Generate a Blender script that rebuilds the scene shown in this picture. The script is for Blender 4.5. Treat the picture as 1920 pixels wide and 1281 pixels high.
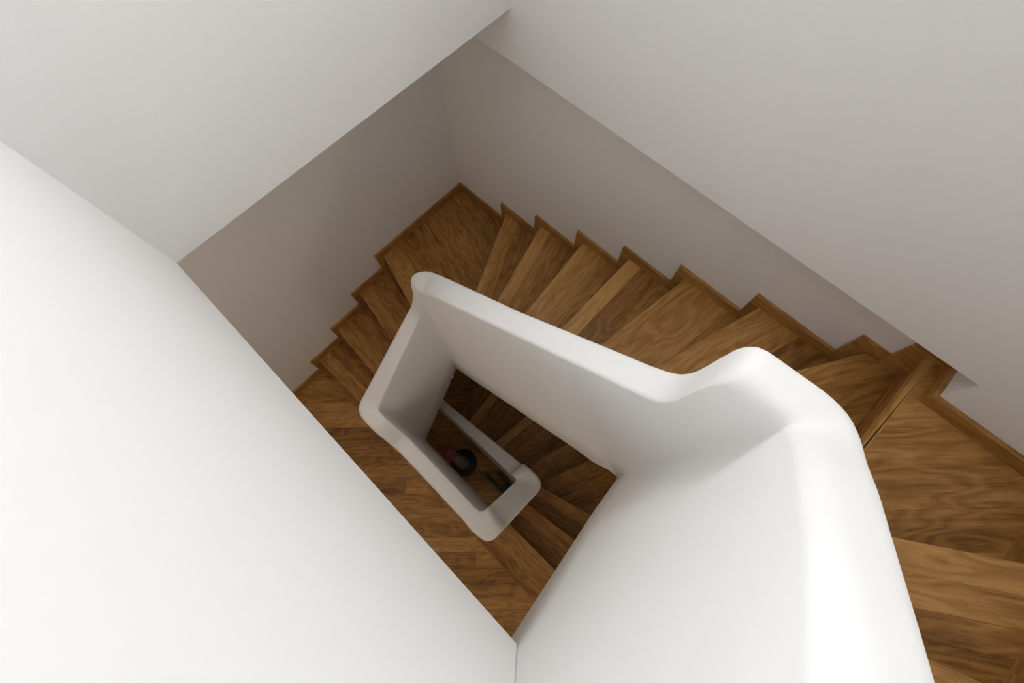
import bpy, bmesh, math, random
from mathutils import Vector, Matrix
random.seed(7)
C = bpy.context.scene.collection
for o in list(bpy.data.objects):
    bpy.data.objects.remove(o)

H = 5.241                      # height of the camera above the lowest floor
def W(x, y, d):                # plan x, plan y, depth below the camera -> world
    return Vector((x, -y, H - d))

# ------------------------------------------------------------------ camera
cam_d = bpy.data.cameras.new('camera')
cam = bpy.data.objects.new('camera', cam_d); C.objects.link(cam)
cam_d.sensor_width = 36.0
cam_d.lens = 876.82 / 1920 * 36
cam_d.clip_start = 0.01; cam_d.clip_end = 60
m = Matrix(((0.7199, -0.648, 0.2486, 0.0), (0.6935, 0.6862, -0.2194, 0.0), (-0.0284, 0.3304, 0.9434, H), (0, 0, 0, 1)))
cam.matrix_world = m
bpy.context.scene.camera = cam

# ------------------------------------------------------------------ light and exposure
sc = bpy.context.scene
sc.view_settings.view_transform = 'Standard'; sc.view_settings.look = 'None'
sc.view_settings.gamma = 1; sc.view_settings.use_curve_mapping = False
sc.view_settings.exposure = 0.07
world = bpy.data.worlds.new('world'); sc.world = world; world.use_nodes = True
bg = world.node_tree.nodes['Background']
bg.inputs[0].default_value = (0.86, 0.93, 1.0, 1); bg.inputs[1].default_value = 0.15

def area(name, loc, target, sx, sy, power, col):
    l = bpy.data.lights.new(name, 'AREA'); l.shape = 'RECTANGLE'; l.size = sx; l.size_y = sy
    l.energy = power; l.color = col
    o = bpy.data.objects.new(name, l); C.objects.link(o)
    o.location = loc
    o.rotation_euler = (target - loc).to_track_quat('-Z', 'Y').to_euler()
    return o
area('stair_window_daylight', W(-0.78, -1.19, -0.4), W(-0.78, 0, -0.25), 0.75, 1.2, 33, (0.98, 0.988, 0.994))
area('side_fill_light', W(0.75, -1.19, -0.5), W(0.4, 0, -0.3), 0.7, 1.0, 3.1, (0.98, 0.988, 0.994))  # unseen fill light, added to balance the upper walls
area('end_fill_light', W(1.17, 0.7, -0.6), W(0, 0.5, -0.4), 1.0, 0.8, 2.8, (0.98, 0.988, 0.994))  # weak fill added out of view at the end wall to even out brightness
area('landing_window_daylight', W(1.17, 0.75, 2.6), W(-0.9, 0.1, 2.9), 0.6, 0.7, 4.8, (1.0, 0.86, 0.68))
area('landing_fill_light', W(-0.9, 0.8, 1.25), W(-0.9, 0.79, 3.0), 1.2, 0.8, 3.0, (1.0, 0.84, 0.66))  # no real fitting: warm fill added under the slab to brighten the half landing
area('hall_fill_light', W(1.17, -0.2, 4.75), W(-0.8, 0.1, 5.2), 1.3, 0.7, 4.5, (1.0, 0.93, 0.82))  # invented source that lifts the dark lowest floor
sc.cycles.max_bounces = 16; sc.cycles.diffuse_bounces = 10

# ------------------------------------------------------------------ materials
def plaster(name, col, rough=0.85, bump=0.15, scale=60):
    mt = bpy.data.materials.new(name); mt.use_nodes = True
    nt = mt.node_tree; b = nt.nodes['Principled BSDF']
    b.inputs['Base Color'].default_value = (*col, 1); b.inputs['Roughness'].default_value = rough
    b.inputs['Specular IOR Level'].default_value = 0.25
    tc = nt.nodes.new('ShaderNodeTexCoord')
    n1 = nt.nodes.new('ShaderNodeTexNoise'); n1.inputs['Scale'].default_value = scale; n1.inputs['Detail'].default_value = 4
    n2 = nt.nodes.new('ShaderNodeTexNoise'); n2.inputs['Scale'].default_value = 5; n2.inputs['Detail'].default_value = 3
    nt.links.new(tc.outputs['Object'], n1.inputs['Vector']); nt.links.new(tc.outputs['Object'], n2.inputs['Vector'])
    ad = nt.nodes.new('ShaderNodeMath'); ad.operation = 'MULTIPLY_ADD'; ad.inputs[1].default_value = 2.5
    nt.links.new(n2.outputs['Fac'], ad.inputs[0]); nt.links.new(n1.outputs['Fac'], ad.inputs[2])
    bp = nt.nodes.new('ShaderNodeBump'); bp.inputs['Strength'].default_value = bump; bp.inputs['Distance'].default_value = 0.003
    nt.links.new(ad.outputs[0], bp.inputs['Height']); nt.links.new(bp.outputs[0], b.inputs['Normal'])
    return mt

def wood(name, dark, mid, light, rough=0.42):
    mt = bpy.data.materials.new(name); mt.use_nodes = True
    nt = mt.node_tree; N = nt.nodes; L = nt.links; b = N['Principled BSDF']
    b.inputs['Roughness'].default_value = rough
    b.inputs['Specular IOR Level'].default_value = 0.35
    uvn = N.new('ShaderNodeUVMap'); uvn.uv_map = 'grain'
    at = N.new('ShaderNodeAttribute'); at.attribute_name = 'tone'
    # low-frequency warp gives cathedral figures
    mp0 = N.new('ShaderNodeMapping'); mp0.inputs['Scale'].default_value = (2.2, 9, 1)
    L.new(uvn.outputs[0], mp0.inputs[0])
    nw = N.new('ShaderNodeTexNoise'); nw.inputs['Scale'].default_value = 1.0; nw.inputs['Detail'].default_value = 2.5
    nw.inputs['Roughness'].default_value = 0.4
    L.new(mp0.outputs[0], nw.inputs['Vector'])
    # growth rings: contour lines of (noise + v)
    sx = N.new('ShaderNodeSeparateXYZ'); L.new(uvn.outputs[0], sx.inputs[0])
    a1 = N.new('ShaderNodeMath'); a1.operation = 'MULTIPLY_ADD'; a1.inputs[1].default_value = 58
    a2 = N.new('ShaderNodeMath'); a2.operation = 'MULTIPLY'; a2.inputs[1].default_value = 60
    L.new(sx.outputs[1], a2.inputs[0]); L.new(nw.outputs['Fac'], a1.inputs[0]); L.new(a2.outputs[0], a1.inputs[2])
    sn = N.new('ShaderNodeMath'); sn.operation = 'SINE'; L.new(a1.outputs[0], sn.inputs[0])
    # fine fibre
    mp1 = N.new('ShaderNodeMapping'); mp1.inputs['Scale'].default_value = (9, 330, 1); L.new(uvn.outputs[0], mp1.inputs[0])
    nf = N.new('ShaderNodeTexNoise'); nf.inputs['Scale'].default_value = 1; nf.inputs['Detail'].default_value = 5; nf.inputs['Roughness'].default_value = 0.65
    L.new(mp1.outputs[0], nf.inputs['Vector'])
    mp2 = N.new('ShaderNodeMapping'); mp2.inputs['Scale'].default_value = (1.6, 14, 1); L.new(uvn.outputs[0], mp2.inputs[0])
    nb = N.new('ShaderNodeTexNoise'); nb.inputs['Scale'].default_value = 1; nb.inputs['Detail'].default_value = 3
    L.new(mp2.outputs[0], nb.inputs['Vector'])
    def mad(src, k, add):
        q = N.new('ShaderNodeMath'); q.operation = 'MULTIPLY_ADD'; q.inputs[1].default_value = k
        L.new(src, q.inputs[0])
        if isinstance(add, float): q.inputs[2].default_value = add
        else: L.new(add, q.inputs[2])
        return q.outputs[0]
    v = mad(sn.outputs[0], 0.085, -0.20)
    v = mad(nf.outputs['Fac'], 0.50, v)
    v = mad(nb.outputs['Fac'], 0.55, v)
    v = mad(at.outputs['Fac'], 0.60, v)
    # short dark pores along the fibres
    mp3 = N.new('ShaderNodeMapping'); mp3.inputs['Scale'].default_value = (26, 700, 1); L.new(uvn.outputs[0], mp3.inputs[0])
    npo = N.new('ShaderNodeTexNoise'); npo.inputs['Scale'].default_value = 1; npo.inputs['Detail'].default_value = 2
    L.new(mp3.outputs[0], npo.inputs['Vector'])
    pr = N.new('ShaderNodeMapRange'); pr.inputs[1].default_value = 0.57; pr.inputs[2].default_value = 0.72; pr.inputs[3].default_value = 0.0; pr.inputs[4].default_value = -0.22
    L.new(npo.outputs['Fac'], pr.inputs[0])
    ad = N.new('ShaderNodeMath'); ad.operation = 'ADD'; L.new(v, ad.inputs[0]); L.new(pr.outputs[0], ad.inputs[1]); v = ad.outputs[0]
    # broad dark streaks that come and go
    mp4 = N.new('ShaderNodeMapping'); mp4.inputs['Scale'].default_value = (2.5, 60, 1); L.new(uvn.outputs[0], mp4.inputs[0])
    ns = N.new('ShaderNodeTexNoise'); ns.inputs['Scale'].default_value = 1; ns.inputs['Detail'].default_value = 3
    L.new(mp4.outputs[0], ns.inputs['Vector'])
    v = mad(ns.outputs['Fac'], 0.45, v)
    sb = N.new('ShaderNodeMath'); sb.operation = 'SUBTRACT'; sb.inputs[1].default_value = 0.25; L.new(v, sb.inputs[0]); v = sb.outputs[0]
    cr = N.new('ShaderNodeValToRGB'); e = cr.color_ramp.elements
    e[0].position = 0.22; e[0].color = (*dark, 1); e[1].position = 0.92; e[1].color = (*light, 1)
    k = e.new(0.55); k.color = (*mid, 1)
    L.new(v, cr.inputs[0]); L.new(cr.outputs[0], b.inputs['Base Color'])
    bp = N.new('ShaderNodeBump'); bp.inputs['Strength'].default_value = 0.12; bp.inputs['Distance'].default_value = 0.001
    L.new(nf.outputs['Fac'], bp.inputs['Height']); L.new(bp.outputs[0], b.inputs['Normal'])
    return mt

def plain(name, col, rough=0.5, metal=0.0):
    mt = bpy.data.materials.new(name); mt.use_nodes = True
    nt = mt.node_tree; b = nt.nodes['Principled BSDF']
    b.inputs['Roughness'].default_value = rough; b.inputs['Metallic'].default_value = metal
    n = nt.nodes.new('ShaderNodeTexNoise'); n.inputs['Scale'].default_value = 40
    tc = nt.nodes.new('ShaderNodeTexCoord'); nt.links.new(tc.outputs['Object'], n.inputs['Vector'])
    mx = nt.nodes.new('ShaderNodeMix'); mx.data_type = 'RGBA'
    mx.inputs[6].default_value = (*[c * 0.85 for c in col], 1); mx.inputs[7].default_value = (*[min(1, c * 1.12) for c in col], 1)
    nt.links.new(n.outputs['Fac'], mx.inputs[0]); nt.links.new(mx.outputs[2], b.inputs['Base Color'])
    return mt

WALL = plaster('white_wall_paint', (0.86, 0.858, 0.852), 0.9, 0.10, 90)
PLAS = plaster('white_trowelled_plaster', (0.85, 0.848, 0.842), 0.75, 0.35, 24)
OAK = wood('oiled_oak', (0.13, 0.052, 0.012), (0.365, 0.176, 0.045), (0.60, 0.335, 0.11))
EDGE = wood('oiled_oak_edge', (0.14, 0.058, 0.014), (0.34, 0.165, 0.043), (0.54, 0.30, 0.095), 0.5)
RED = plain('red_plastic', (0.30, 0.012, 0.015), 0.4)
WHITE = plain('white_print', (0.8, 0.8, 0.8), 0.5)
GREY = plain('grey_brown_metal', (0.16, 0.14, 0.125), 0.45, 0.3)
NAVY = plain('dark_navy', (0.012, 0.02, 0.032), 0.5)

# ------------------------------------------------------------------ mesh helpers
def link(name, bm, mats, parent=None, smooth=False, recalc=True):
    if recalc: bmesh.ops.recalc_face_normals(bm, faces=bm.faces[:])
    me = bpy.data.meshes.new(name); bm.to_mesh(me); bm.free()
    for mt in (mats if isinstance(mats, (list, tuple)) else [mats]): me.materials.append(mt)
    if smooth:
        for p in me.polygons: p.use_smooth = True
    o = bpy.data.objects.new(name, me); C.objects.link(o)
    if parent: o.parent = parent
    return o

def block(bm, x0, x1, y0, y1, d0, d1):
    vs = [bm.verts.new(W(x, y, d)) for d in (d0, d1) for (x, y) in ((x0, y0), (x1, y0), (x1, y1), (x0, y1))]
    for f in ((0, 1, 2, 3), (4, 5, 6, 7), (0, 1, 5, 4), (1, 2, 6, 5), (2, 3, 7, 6), (3, 0, 4, 7)):
        bm.faces.new([vs[i] for i in f])

def structure(name, blocks, mt):
    bm = bmesh.new()
    for b in blocks: block(bm, *b)
    o = link(name, bm, mt); o['kind'] = 'structure'
    return o

def clip(poly, px, py, nx, ny):
    """keep the side where (p - P).n >= 0"""
    out = []
    for i in range(len(poly)):
        a = poly[i]; b = poly[(i + 1) % len(poly)]
        da = (a[0] - px) * nx + (a[1] - py) * ny; db = (b[0] - px) * nx + (b[1] - py) * ny
        if da >= 0: out.append(a)
        if (da > 0 and db < 0) or (da < 0 and db > 0):
            t = da / (da - db); out.append((a[0] + (b[0] - a[0]) * t, a[1] + (b[1] - a[1]) * t))
    return out

def plank_prism(bm, uvl, tl, poly, d0, d1, dirv, tone, off):
    if len(poly) < 3: return
    ar = sum(poly[i][0] * poly[(i + 1) % len(poly)][1] - poly[(i + 1) % len(poly)][0] * poly[i][1] for i in range(len(poly))) / 2
    if abs(ar) < 2e-6: return
    top = [bm.verts.new(W(p[0], p[1], d0)) for p in poly]
    bot = [bm.verts.new(W(p[0], p[1], d1)) for p in poly]
    fs = [bm.faces.new(top), bm.faces.new(bot[::-1])]
    n = len(poly)
    for i in range(n): fs.append(bm.faces.new((top[i], top[(i + 1) % n], bot[(i + 1) % n], bot[i])))
    for f in fs:
        for l in f.loops:
            co = l.vert.co; x, y, d = co.x, -co.y, H - co.z
            u = x * dirv[0] + y * dirv[1]; v = -x * dirv[1] + y * dirv[0]
            l[uvl].uv = (u + off[0], v + off[1] + (d - d0))
            l[tl] = (tone, tone, tone, 1)

def new_wood():
    bm = bmesh.new(); return bm, bm.loops.layers.uv.new('grain'), bm.loops.layers.float_color.new('tone')

def planked(bm, uvl, tl, poly, d0, d1, P, dirv, seams, tones, lengths=None):
    """split poly in boards parallel to dirv; seams are distances from P along the board normal"""
    nx, ny = -dirv[1], dirv[0]
    cx = sum(p[0] for p in poly) / len(poly) - P[0]; cy = sum(p[1] for p in poly) / len(poly) - P[1]
    if cx * nx + cy * ny < 0: nx, ny = -nx, -ny
    edges = [-9] + list(seams) + [9]
    for i in range(len(edges) - 1):
        a, b = edges[i], edges[i + 1]
        q = clip(poly, P[0] + nx * a, P[1] + ny * a, nx, ny)
        if len(q) > 2: q = clip(q, P[0] + nx * b, P[1] + ny * b, -nx, -ny)
        if len(q) < 3: continue
        tone = tones[i % len(tones)] if tones else random.uniform(0.25, 0.85)
        cuts = []
        if lengths:
            s = random.uniform(0.2, 1.0)
            while s < 6: cuts.append(s - 3); s += random.uniform(*lengths)
        if not cuts:
            plank_prism(bm, uvl, tl, q, d0, d1, dirv, tone, (random.uniform(0, 40), random.uniform(0, 40)))
        else:
            cc = [-9] + cuts + [9]
            for j in range(len(cc) - 1):
                r = clip(q, dirv[0] * cc[j], dirv[1] * cc[j], dirv[0], dirv[1])
                if len(r) > 2: r = clip(r, dirv[0] * cc[j + 1], dirv[1] * cc[j + 1], -dirv[0], -dirv[1])
                if len(r) > 2:
                    plank_prism(bm, uvl, tl, r, d0, d1, dirv, random.uniform(0.25, 0.8), (random.uniform(0, 40), random.uniform(0, 40)))

# ------------------------------------------------------------------ setting
T = lambda k: 3.075 - 0.1805 * k
YR, YW = -1.372, -1.206        # recessed and upper face of the right wall
XL, XU = -2.0, -1.218          # recessed and upper face of the back wall
YL = 0.227                     # upper face of the left wall
YLL = 1.27                     # left wall of the stair below
XE = 1.19                      # end wall beside the upper steps
TOPD = -3.2
FL = H                         # depth of the lowest floor

structure('wall_right', [(-2.12, 1.31, -1.50, YR, 1.428, FL + 0.0),
                         (0.757, 1.31, YR, YW, 1.428, FL),
                         (-2.12, 1.31, -1.50, YW, TOPD, 1.428)], WALL)
structure('wall_back', [(-2.12, XL, YR, 1.39, 1.2095, FL),
                        (-2.12, XU, YW, 1.39, TOPD, 1.2095)], WALL)
structure('wall_left', [(XL, 1.31, YLL, 1.39, 1.2095, FL),
                        (XU, 0.186, YL, 1.39, TOPD, 1.2095),
                        (0.186, 1.31, YLL, 1.39, TOPD, 1.2095)], WALL)
structure('wall_end', [(XE, 1.31, YW, YLL, TOPD, FL)], WALL)
structure('ceiling', [(-2.12, 1.31, -1.5, 1.39, TOPD - 0.15, TOPD)], WALL)
def frame_x(name, y0, y1, x0, x1, d0, d1, t=0.05):      # frame of a window in a wall that runs along x
    structure(name, [(x0 - t, x1 + t, y0, y1, d0 - t, d0), (x0 - t, x1 + t, y0, y1, d1, d1 + t),
                     (x0 - t, x0, y0, y1, d0, d1), (x1, x1 + t, y0, y1, d0, d1)], WALL)
def frame_y(name, x0, x1, y0, y1, d0, d1, t=0.05):
    structure(name, [(x0, x1, y0 - t, y1 + t, d0 - t, d0), (x0, x1, y0 - t, y1 + t, d1, d1 + t),
                     (x0, x1, y0 - t, y0, d0, d1), (x0, x1, y1, y1 + t, d0, d1)], WALL)
frame_x('window_1', YW, YW + 0.012, -1.155, -0.405, -1.0, 0.2, 0.05)
frame_x('fill_frame_side', YW, YW + 0.012, 0.38, 1.12, -1.02, 0.02, 0.05)  # made-up frame around the added side fill
frame_y('fill_frame_end', XE - 0.012, XE, 0.2, 1.2, -1.0, -0.2, 0.04)  # unseen frame, put round the added end wall fill
frame_y('window_4', XE - 0.012, XE, 0.44, 1.06, 2.2, 3.0, 0.04)
frame_y('fill_frame_hall', XE - 0.012, XE, -0.85, 0.45, 4.38, 5.12, 0.04)  # frame invented to go with the lowest-floor fill

# lowest floor, diagonal oak boards
D45 = (math.cos(math.radians(-45)), math.sin(math.radians(-45)))
bm, uvl, tl = new_wood()
planked(bm, uvl, tl, [(XL - 0.1, -1.45), (XE + 0.1, -1.45), (XE + 0.1, YLL + 0.1), (XL - 0.1, YLL + 0.1)], FL, FL + 0.03, (-3, 0),
        D45, [0.11 * i for i in range(1, 60)], None, (0.7, 1.2))
o = link('floor', bm, OAK); o['kind'] = 'structure'

# ------------------------------------------------------------------ staircase
stairs = bpy.data.objects.new('staircase', None); C.objects.link(stairs)
stairs.location = (0, 0, 0)
stairs['label'] = 'winding oak staircase turning down around the narrow open well between white walls'
stairs['category'] = 'staircase'

def ext(a, b, axis, val):
    t = (val - a[axis]) / (b[axis] - a[axis])
    return (a[0] + (b[0] - a[0]) * t, a[1] + (b[1] - a[1]) * t)
IY = -0.40; IX = -1.06         # just inside the outer face of the balustrade
# nosing lines: (outer end at the wall, inner end at the balustrade)
F = {}
def fr(k, a, b, wall, wv, inner, iv):
    F[k] = (ext(a, b, wall, wv), ext(a, b, inner, iv))
fr(11, (1.17, -0.22), (0.285, -0.02), 0, XE, 0, 0.26)
fr(10, (0.939, -0.414), (1.002, -0.438), 0, XE, 0, 0.26)
fr(9, (0.83, -0.672), (1.086, -0.837), 0, XE, 0, 0.26)
fr(8, (0.692, -1.358), (0.682, -0.967), 1, YR, 1, IY)
fr(7, (0.577, -1.351), (0.45, -1.145), 1, YR, 1, IY)
fr(6, (0.183, -1.362), (0.017, -0.82), 1, YR, 1, IY)
fr(5, (-0.163, -1.367), (-0.242, -0.801), 1, YR, 1, IY)
fr(4, (-0.482, -1.364), (-0.478, -0.788), 1, YR, 1, IY)
fr(3, (-0.799, -1.367), (-0.733, -0.781), 1, YR, 1, IY)
fr(2, (-1.145, -1.356), (-0.972, -0.761), 1, YR, 1, IY)
fr(1, (-1.479, -1.36), (-1.187, -0.747), 1, YR, 1, IY)
fr(0, (-1.986, -0.543), (-1.539, -0.411), 0, XL, 0, IX)
fr(-1, (-1.974, -0.229), (-1.53, -0.153), 0, XL, 0, IX)
fr(-2, (-1.95, 0.088), (-1.5, 0.118), 0, XL, 0, IX)
fr(-3, (-1.951, 0.364), (-1.485, 0.354), 0, XL, 0, IX)
fr(-4, (0.479, 0.18), (0.015, 0.183), 0, XE, 0, -0.03)
fr(-5, (0.463, -0.078), (0.022, -0.018), 0, XE, 0, -0.03)
fr(-6, (0.456, -0.32), (-0.011, -0.194), 0, XE, 0, -0.03)
LY = -0.15
fr(-7, (0.143, -0.662), (-0.041, -0.212), 1, YR, 1, LY)
fr(-8, (-0.144, -0.531), (-0.236, -0.24), 1, YR, 1, LY)
fr(-9, (-0.578, -0.609), (-0.625, -0.227), 1, YR, 1, LY)
fr(-10, (-1.04, -0.536), (-1.005, -0.262), 1, YR, 1, LY)
fr(-11, (-1.267, -0.518), (-1.19, -0.277), 1, YR, 1, LY)

def back(k, s=0.03):
    """nosing line of the next tread up, moved back under it"""
    (ax, ay), (bx, by) = F[k + 1]
    dx, dy = bx - ax, by - ay; L = math.hypot(dx, dy); nx, ny = -dy / L, dx / L
    (cx, cy) = F[k][0] if k != -4 else (-1.5, 1.1)
    if (cx - ax) * nx + (cy - ay) * ny > 0: nx, ny = -nx, -ny
    return (ax + nx * s, ay + ny * s), (bx + nx * s, by + ny * s)
def shapes(k):
    a, b = F[k]
    if k == 11: return [a, (XE, YLL), (0.26, YLL), b]
    if k == 8:
        p, q = back(8); return [a, (0.757, YR), (0.757, YW), (XE, YW), p, ext(p, q, 0, b[0]), b]
    if k == 0: return [a, (XL, YR), back(0)[0], back(0)[1], (IX, IY), b]
    if k == -4:
        p, q = back(-4); return [a, (XE, YLL), (XL, YLL), p, q, (IX, 0.29), (-0.03, 0.29), b]
    if k == -7: 
        p, q = back(-7); return [a, (XE, YR), p, q, (-0.03, LY), b]
    if k == -11:
        p, q = back(-11); return [a, p, q, b]
    p, q = back(k)
    return [a, p, q, b]
SEAMS = {7: ([0.10, 0.22, 0.36], [0.6, 0.45, 0.5, 0.4]), 6: ([0.085, 0.20, 0.30], [0.62, 0.66, 0.3, 0.3]),
         5: ([0.15, 0.26], [0.62, 0.78, 0.6]), 4: ([0.085, 0.2, 0.3], [0.95, 0.35, 0.4, 0.3]),
         3: ([0.07, 0.14, 0.25], [0.85, 0.75, 0.6, 0.45]), 2: ([0.08, 0.19, 0.3], [0.85, 0.5, 0.45, 0.4]),
         1: ([0.06, 0.115, 0.2], [0.7, 0.6, 0.35, 0.4]), 0: ([0.15, 0.24, 0.44, 0.64, 0.84], [0.55, 0.3, 0.36, 0.42, 0.33, 0.3]),
         -1: ([0.1, 0.22], [0.55, 0.35, 0.3]), -2: ([0.1, 0.2, 0.3], [0.55, 0.4, 0.3, 0.3]), -3: ([0.11, 0.24], [0.62, 0.3, 0.3]),
         9: ([0.085, 0.17, 0.245], [0.65, 0.6, 0.4, 0.35]), 10: ([0.09, 0.2], [0.6, 0.4, 0.4]), 11: ([0.09, 0.2, 0.3, 0.4, 0.5, 0.6, 0.7, 0.8, 0.9, 1.0, 1.1, 1.2, 1.3], None),
         -5: ([0.1], [0.5, 0.3]), -6: ([0.09, 0.2, 0.33, 0.5], [0.5, 0.35, 0.3, 0.4, 0.3]), -7: ([0.1, 0.2, 0.32, 0.45], [0.4, 0.35, 0.3, 0.4, 0.3]),
         -8: ([0.1, 0.2, 0.3], [0.45, 0.4, 0.3, 0.3]), -9: ([0.085, 0.2, 0.3], [0.95, 0.3, 0.4, 0.3]), -10: ([0.085, 0.2, 0.3], [0.95, 0.3, 0.35, 0.3]),
         -11: ([0.085, 0.2], [0.4, 0.3, 0.3])}
for k in sorted(F, reverse=True):
    a, b = F[k]; L = math.hypot(b[0] - a[0], b[1] - a[1]); dv = ((b[0] - a[0]) / L, (b[1] - a[1]) / L)
    poly = shapes(k)
    bm, uvl, tl = new_wood()
    if k == 8:
        # a slim board behind the nosing, then boards laid diagonally
        p, q = back(8); corner = [b, ext(p, q, 0, b[0]), q, (0.26, IY)]
        planked(bm, uvl, tl, corner, T(k), T(k) + 0.036, (1.2, -1.7), D45, [0.13 * i for i in range(1, 14)], None, None)
        en = (dv[1], -dv[0]) if dv[1] > 0 else (-dv[1], dv[0])     # away from the nosing, into the landing
        nb = clip(poly, a[0] + en[0] * 0.022, a[1] + en[1] * 0.022, -en[0], -en[1])
        planked(bm, uvl, tl, nb, T(k), T(k) + 0.036, a, dv, [], [0.75])
        rest = clip(poly, a[0] + en[0] * 0.022, a[1] + en[1] * 0.022, en[0], en[1])
        planked(bm, uvl, tl, rest, T(k), T(k) + 0.036, (1.2, -1.7), D45, [0.13 * i for i in range(1, 14)], None, None)
    elif k == -4:
        nb = clip(poly, 0, 0.43, 0, -1)
        left = clip(nb, -0.1, 0, -1, 0); right = clip(nb, -0.1, 0, 1, 0)
        planked(bm, uvl, tl, right, T(k), T(k) + 0.036, a, dv, [0.09, 0.17], [0.6, 0.45, 0.3])
        for part in (left, clip(poly, 0, 0.43, 0, 1)):
            planked(bm, uvl, tl, part, T(k), T(k) + 0.036, (-4, 0), D45, [0.105 * i for i in range(1, 60)], None, (0.5, 1.3))
    else:
        s, tn = SEAMS[k]
        planked(bm, uvl, tl, poly, T(k), T(k) + 0.036, a, dv, s, tn)
    o = link('landing' if k in (8, -4) else 'tread', bm, OAK, stairs)
    bv = o.modifiers.new('bevel', 'BEVEL'); bv.width = 0.0012; bv.segments = 1; bv.limit_method = 'ANGLE'
    # riser under the nosing
    nx, ny = -dv[1], dv[0]
    cx = sum(p[0] for p in poly) / len(poly); cy = sum(p[1] for p in poly) / len(poly)
    if (cx - a[0]) * nx + (cy - a[1]) * ny < 0: nx, ny = -nx, -ny
    bm, uvl, tl = new_wood()
    r0, r1 = 0.022, 0.042
    quad = [(a[0] + nx * r0, a[1] + ny * r0), (b[0] + nx * r0, b[1] + ny * r0), (b[0] + nx * r1, b[1] + ny * r1), (a[0] + nx * r1, a[1] + ny * r1)]
    plank_prism(bm, uvl, tl, quad, T(k) + 0.036, T(k - 1), dv, random.uniform(0.35, 0.6), (random.uniform(0, 40), random.uniform(0, 40)))
    link('riser', bm, OAK, stairs)
    # plastered slab under the step
    if k > -11:
        bm = bmesh.new()
        dn = {8: 0.30, -4: 0.27}.get(k, 0.26)
        poly = clip(poly, a[0] + nx * 0.043, a[1] + ny * 0.043, nx, ny)
        top = [bm.verts.new(W(p[0], p[1], T(k) + 0.037)) for p in poly]
        bot = [bm.verts.new(W(p[0], p[1], T(k) + dn)) for p in poly]
        bm.faces.new(top); bm.faces.new(bot[::-1]); n = len(poly)
        for i in range(n): bm.faces.new((top[i], top[(i + 1) % n], bot[(i + 1) % n], bot[i]))
        link('soffit', bm, WALL, stairs)

# ------------------------------------------------------------------ stepped skirting boards
HS, TH = 0.061, 0.018
def skirt(name, along, plane, side, steps, label=None):
    """steps: list of (level, start, end, tooth) along the wall; tooth: position of the front drop"""
    bm, uvl, tl = new_wood()
    def piece(s0, s1, d0, d1, tone, vert=False):
        lo, hi = min(s0, s1), max(s0, s1)
        p0, p1 = plane, plane + side * TH
        if along == 'x': poly = [(lo, p0), (hi, p0), (hi, p1), (lo, p1)]; dv = (1, 0)
        else: poly = [(p0, lo), (p0, hi), (p1, hi), (p1, lo)]; dv = (0, 1)
        plank_prism(bm, uvl, tl, poly, d0, d1, dv, tone, (random.uniform(0, 40), random.uniform(0, 40)))
    for st in steps:
        piece(*st, random.uniform(0.4, 0.7))
    o = link(name, bm, EDGE); o['kind'] = 'structure'
    return o
tooth = {1: -1.532, 2: -1.200, 3: -0.856, 4: -0.541, 5: -0.222, 6: 0.134, 7: 0.518, 8: 0.631}
st = []
st.append((XL, tooth[1], T(0) - HS, T(0)))
for k in range(1, 8):
    st.append((tooth[k], tooth[k + 1], T(k) - HS, T(k)))
    xr = F[k][0][0] + 0.03
    st.append((tooth[k], xr, T(k), T(k - 1)))
st.append((tooth[8], 0.757, T(8) - HS, T(8)))
st.append((tooth[8], F[8][0][0] + 0.03, T(8), T(7)))
skirt('baseboard_right', 'x', YR, 1, st)
ty = {0: -0.486, -1: -0.175, -2: 0.118, -3: 0.416}
def dedupe():
    out = [(YR + TH, ty[0], T(0) - HS, T(0))]
    for k in (0, -1, -2, -3):
        nxt = ty[k - 1] if k > -3 else YLL
        out.append((ty[k], nxt, T(k - 1) - HS, T(k - 1)))
        out.append((F[k][0][1] - 0.03, ty[k], T(k), T(k - 1)))
    return out
skirt('baseboard_back', 'y', XL, 1, dedupe())
# around the corner of the landing and along the upper wall
bm, uvl, tl = new_wood()
def bpiece(poly, d0, d1, dv):
    plank_prism(bm, uvl, tl, poly, d0, d1, dv, random.uniform(0.45, 0.6), (random.uniform(0, 40), random.uniform(0, 40)))
bpiece([(0.757 - TH, YR + TH), (0.757, YR + TH), (0.757, YW), (0.757 - TH, YW + TH)], T(8) - HS, T(8), (0, 1))
bpiece([(0.757, YW), (XE - TH, YW), (XE - TH, YW + TH), (0.757 - TH, YW + TH)], T(8) - HS, T(8), (1, 0))
o = link('baseboard_landing', bm, EDGE); o['kind'] = 'structure'
st = [(YW, F[9][0][1] - 0.055, T(8) - HS, T(8))]
for k in (9, 10, 11):
    y0 = F[k][0][1] - 0.055; y1 = F[k + 1][0][1] - 0.055 if k < 11 else YLL
    st.append((y0, y1, T(k) - HS, T(k)))
    st.append((y0, F[k][0][1] + 0.03, T(k), T(k - 1)))
skirt('baseboard_end', 'y', XE, -1, st)

# ------------------------------------------------------------------ balustrade: one continuous plastered parapet
# stations: inner x,y, outer x,y, depth of the top, depth of the underside
S = []
def sec(n, a, b):
    for i in range(n):
        t = i / n; S.append(tuple(p + (q - p) * t for p, q in zip(a, b)))
def pt(*p): S.append(p)
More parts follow.
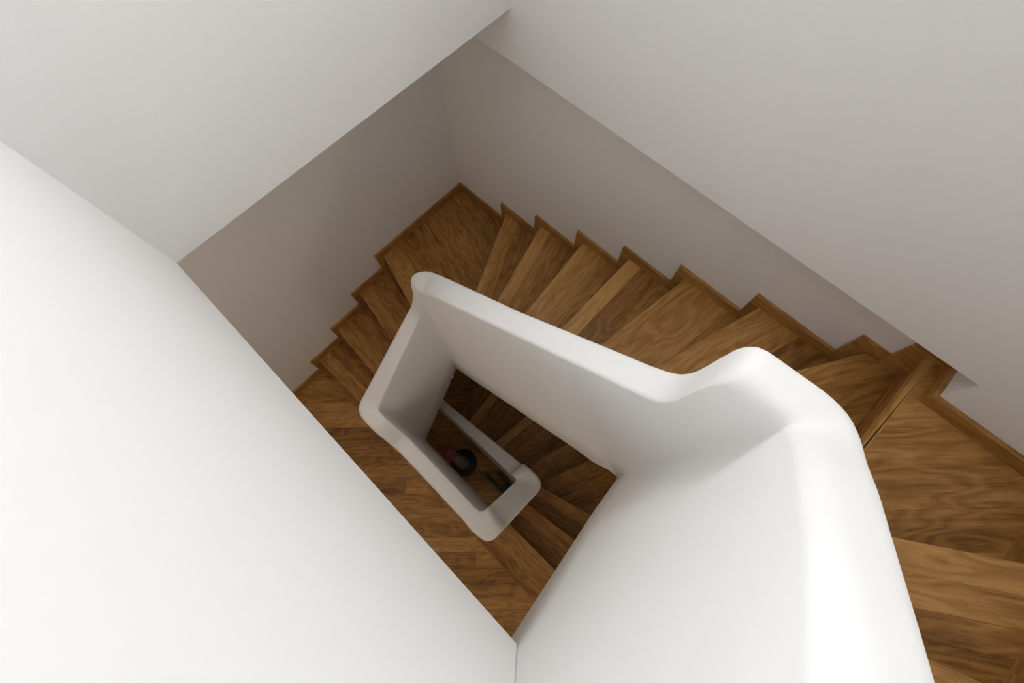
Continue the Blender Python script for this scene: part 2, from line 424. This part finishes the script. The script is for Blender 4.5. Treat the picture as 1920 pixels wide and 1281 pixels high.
# beside the upper steps, dropping with them
sec(6, (.188, .26, .283, .26, -0.005, 1.34), (.190, -.14, .285, -.14, .405, 1.79))
sec(4, (.190, -.14, .285, -.14, .405, 1.79), (.196, -.30, .287, -.33, .602, 1.97))
pt(.196, -.322, .286, -.358, .635, 1.985)
pt(.1955, -.331, .279, -.385, .655, 1.99)
pt(.190, -.335, .262, -.405, .664, 1.99)
pt(.165, -.335, .238, -.416, .667, 1.99)
sec(3, (.15, -.335, .21, -.42, .668, 2.0), (.105, -.335, .115, -.42, .672, 2.1))
pt(.098, -.335, .100, -.42, .680, 2.11)
pt(.090, -.335, .088, -.42, .705, 2.12)
pt(.084, -.335, .081, -.42, .76, 2.13)
pt(.079, -.335, .076, -.42, .84, 2.14)
pt(.072, -.335, .069, -.42, .905, 2.145)
pt(.060, -.335, .057, -.42, .948, 2.15)
pt(.040, -.335, .038, -.42, .980, 2.17)
sec(5, (.010, -.335, .010, -.42, 1.010, 2.19), (-.42, -.33, -.42, -.42, 1.385, 2.62))
sec(5, (-.42, -.33, -.42, -.42, 1.385, 2.62), (-.88, -.325, -.90, -.432, 1.79, 3.10))
pt(-.91, -.325, -.955, -.434, 1.84, 3.13)
pt(-.94, -.325, -1.01, -.430, 1.885, 3.16)
pt(-.975, -.325, -1.052, -.415, 1.915, 3.18)
pt(-.989, -.3245, -1.080, -.392, 1.935, 3.2)
pt(-.993, -.318, -1.091, -.368, 1.955, 3.21)
pt(-.993, -.308, -1.092, -.350, 1.99, 3.23)
pt(-.993, -.292, -1.087, -.333, 2.08, 3.25)
pt(-.992, -.26, -1.085, -.295, 2.16, 3.3)
sec(6, (-.992, -.22, -1.086, -.24, 2.21, 3.38), (-.975, .12, -1.088, .13, 2.535, 3.86))
pt(-.974, .17, -1.087, .20, 2.592, 3.93)
pt(-.972, .195, -1.082, .245, 2.62, 3.97)
pt(-.966, .208, -1.068, .28, 2.632, 4.0)
pt(-.955, .213, -1.04, .303, 2.636, 4.02)
pt(-.935, .215, -1.0, .312, 2.64, 4.05)
pt(-.91, .215, -.95, .315, 2.645, 4.08)
pt(-.88, .215, -.90, .315, 2.67, 4.09)
pt(-.85, .215, -.865, .315, 2.72, 4.1)
pt(-.82, .215, -.83, .315, 2.79, 4.1)
pt(-.79, .215, -.80, .315, 2.845, 4.1)
pt(-.75, .215, -.76, .315, 2.87, 4.1)
sec(5, (-.70, .215, -.70, .315, 2.878, 4.1), (-.22, .213, -.12, .314, 2.88, 4.1))
pt(-.19, .213, -.07, .313, 2.88, 4.1)
pt(-.172, .208, -.035, .303, 2.88, 4.1)
pt(-.160, .196, -.012, .280, 2.88, 4.1)
pt(-.155, .185, -.004, .250, 2.88, 4.12)
pt(-.154, .17, -.002, .215, 2.885, 4.15)
pt(-.153, .155, -.001, .185, 2.91, 4.18)
pt(-.153, .14, -.001, .165, 2.955, 4.2)
pt(-.153, .12, -.001, .14, 2.99, 4.22)
sec(4, (-.153, .09, .0, .10, 3.03, 4.27), (-.152, -.04, .0, -.11, 3.20, 4.6))
pt(-.153, -.058, -.006, -.145, 3.225, 4.66)
pt(-.158, -.068, -.022, -.170, 3.24, 4.7)
pt(-.166, -.073, -.05, -.184, 3.245, 4.75)
pt(-.178, -.075, -.09, -.188, 3.25, 4.8)
pt(-.192, -.075, -.14, -.188, 3.26, 4.85)
pt(-.205, -.075, -.18, -.188, 3.29, 4.9)
pt(-.215, -.075, -.205, -.187, 3.38, 4.95)
pt(-.225, -.075, -.22, -.187, 3.5, 5.0)
pt(-.238, -.075, -.235, -.187, 3.57, 5.1)
pt(-.26, -.075, -.26, -.186, 3.605, FL)
sec(6, (-.30, -.075, -.30, -.185, 3.63, FL), (-1.05, -.062, -1.05, -.135, 3.98, FL))
sec(2, (-1.05, -.062, -1.05, -.135, 3.98, FL), (-1.30, -.06, -1.30, -.132, 4.08, FL))
pt(-1.32, -.06, -1.32, -.132, 4.09, FL)
def dense(S):
    O = []
    n = len(S)
    for i in range(n - 1):
        p1, p2 = S[i], S[i + 1]
        L = math.dist(p1[2:5], p2[2:5])
        def tang(j):
            a, b, c = S[max(0, j - 1)], S[j], S[min(n - 1, j + 1)]
            la = max(1e-4, math.dist(a[:5], b[:5])); lc = max(1e-4, math.dist(b[:5], c[:5]))
            return [((y - x) / la * lc + (z - y) / lc * la) / (la + lc) for x, y, z in zip(a, b, c)]
        m1, m2 = tang(i), tang(i + 1); D = math.dist(p1[:5], p2[:5])
        k = max(2, min(5, int(L / 0.012)))
        for q in range(k):
            t = q / k; h00 = 2 * t ** 3 - 3 * t * t + 1; h10 = t ** 3 - 2 * t * t + t; h01 = -2 * t ** 3 + 3 * t * t; h11 = t ** 3 - t * t
            O.append(tuple(h00 * a + h10 * D * u + h01 * b + h11 * D * v for a, b, u, v in zip(p1, p2, m1, m2)))
    O.append(S[-1]); return O
S = dense(S)
bm = bmesh.new()
rings = []
NA = 8
for (xi, yi, xo, yo, dt, db) in S:
    ring = []
    w = math.hypot(xo - xi, yo - yi); ux, uy = (xo - xi) / w, (yo - yi) / w
    r = min(0.030, w * 0.44)
    ri = 0.014 if dt > 0.95 else min(0.036, 0.014 + (0.95 - dt) * 0.08)
    def P(s, d): return bm.verts.new(W(xi + ux * s, yi + uy * s, d))
    h = db - dt
    for q in (1.0, 0.8, 0.6, 0.4, 0.22, 0.12): ring.append(P(0, dt + h * q))
    for i in range(NA + 1):
        a = math.pi / 2 * i / NA; ring.append(P(ri - ri * math.cos(a), dt + ri - ri * math.sin(a)))
    for i in range(NA + 1):
        a = math.pi / 2 * i / NA; ring.append(P(w - r + r * math.sin(a), dt + r - r * math.cos(a)))
    for q in (0.12, 0.22, 0.4, 0.6, 0.8, 1.0): ring.append(P(w, dt + h * q))
    rings.append(ring)
n = len(rings[0])
for i in range(len(rings) - 1):
    for j in range(n):
        bm.faces.new((rings[i][j], rings[i][(j + 1) % n], rings[i + 1][(j + 1) % n], rings[i + 1][j]))
bm.faces.new(rings[0]); bm.faces.new(rings[-1][::-1])
o = link('balustrade', bm, PLAS, None, True)
o['label'] = 'solid white plastered balustrade with rounded top winding down around the stairwell'
o['category'] = 'balustrade'

# ------------------------------------------------------------------ things on the lowest floor
def lathe(bm, cx, cy, prof, seg=40):
    rs = []
    for (r, z) in prof:
        rs.append([bm.verts.new((cx + r * math.cos(2 * math.pi * i / seg), -cy + r * math.sin(2 * math.pi * i / seg), z)) for i in range(seg)])
    for a, b in zip(rs, rs[1:]):
        for i in range(seg): bm.faces.new((a[i], a[(i + 1) % seg], b[(i + 1) % seg], b[i]))
    bm.faces.new(rs[0][::-1]); bm.faces.new(rs[-1])
def off(o, root):
    o.parent = root; o.matrix_parent_inverse = root.matrix_world.inverted()
post = bpy.data.objects.new('post_stand', None); C.objects.link(post)
PX, PY = -0.79, 0.16
post['label'] = 'red-topped grey post stand on a round dark blue base on the lowest floor'
post['category'] = 'stand'
bm = bmesh.new(); lathe(bm, PX, PY, [(0.148, 0.001), (0.150, 0.012), (0.140, 0.026), (0.09, 0.034), (0.05, 0.036)])
link('base', bm, NAVY, post)
bm = bmesh.new(); lathe(bm, PX, PY, [(0.072, 0.034), (0.068, 0.06), (0.055, 0.4), (0.048, 0.97)])
link('pole', bm, GREY, post, True)
bm = bmesh.new(); lathe(bm, PX, PY, [(0.05, 0.965), (0.064, 0.975), (0.067, 0.99), (0.067, 1.012), (0.062, 1.022), (0.02, 1.024)])
cap = link('cap', bm, RED, post)
bm = bmesh.new(); block(bm, -0.018, 0.018, -0.0025, 0.0025, 0, 0.002)
for v in bm.verts:
    x, y = v.co.x, v.co.y; z = v.co.z - H
    a = math.radians(100); v.co = Vector((PX + x * math.cos(a) - y * math.sin(a), -PY + x * math.sin(a) + y * math.cos(a), 1.026 + z))
link('mark', bm, WHITE, cap)

bag = bpy.data.objects.new('folded_trolley', None); C.objects.link(bag)
bag['label'] = 'dark navy folded frame with a flat panel lying against the balustrade foot'
bag['category'] = 'trolley'
def bar(bm, a, b, w, h):
    d = Vector((b[0] - a[0], b[1] - a[1])); L = d.length; d /= L; nn = Vector((-d.y, d.x))
    pts = [(a[0] + nn.x * w / 2, a[1] + nn.y * w / 2), (b[0] + nn.x * w / 2, b[1] + nn.y * w / 2), (b[0] - nn.x * w / 2, b[1] - nn.y * w / 2), (a[0] - nn.x * w / 2, a[1] - nn.y * w / 2)]
    t = [bm.verts.new(W(p[0], p[1], FL - h[1])) for p in pts]; q = [bm.verts.new(W(p[0], p[1], FL - h[0])) for p in pts]
    bm.faces.new(t); bm.faces.new(q[::-1])
    for i in range(4): bm.faces.new((t[i], t[(i + 1) % 4], q[(i + 1) % 4], q[i]))
bm = bmesh.new(); bar(bm, (-0.525, 0.062), (-0.22, 0.075), 0.03, (0.001, 0.05)); link('rail', bm, NAVY, bag)
bm = bmesh.new(); bar(bm, (-0.45, -0.03), (-0.20, -0.035), 0.025, (0.001, 0.05)); link('rail', bm, NAVY, bag)
bm = bmesh.new(); bar(bm, (-0.315, 0.02), (-0.19, 0.02), 0.14, (0.001, 0.035)); link('panel', bm, NAVY, bag)
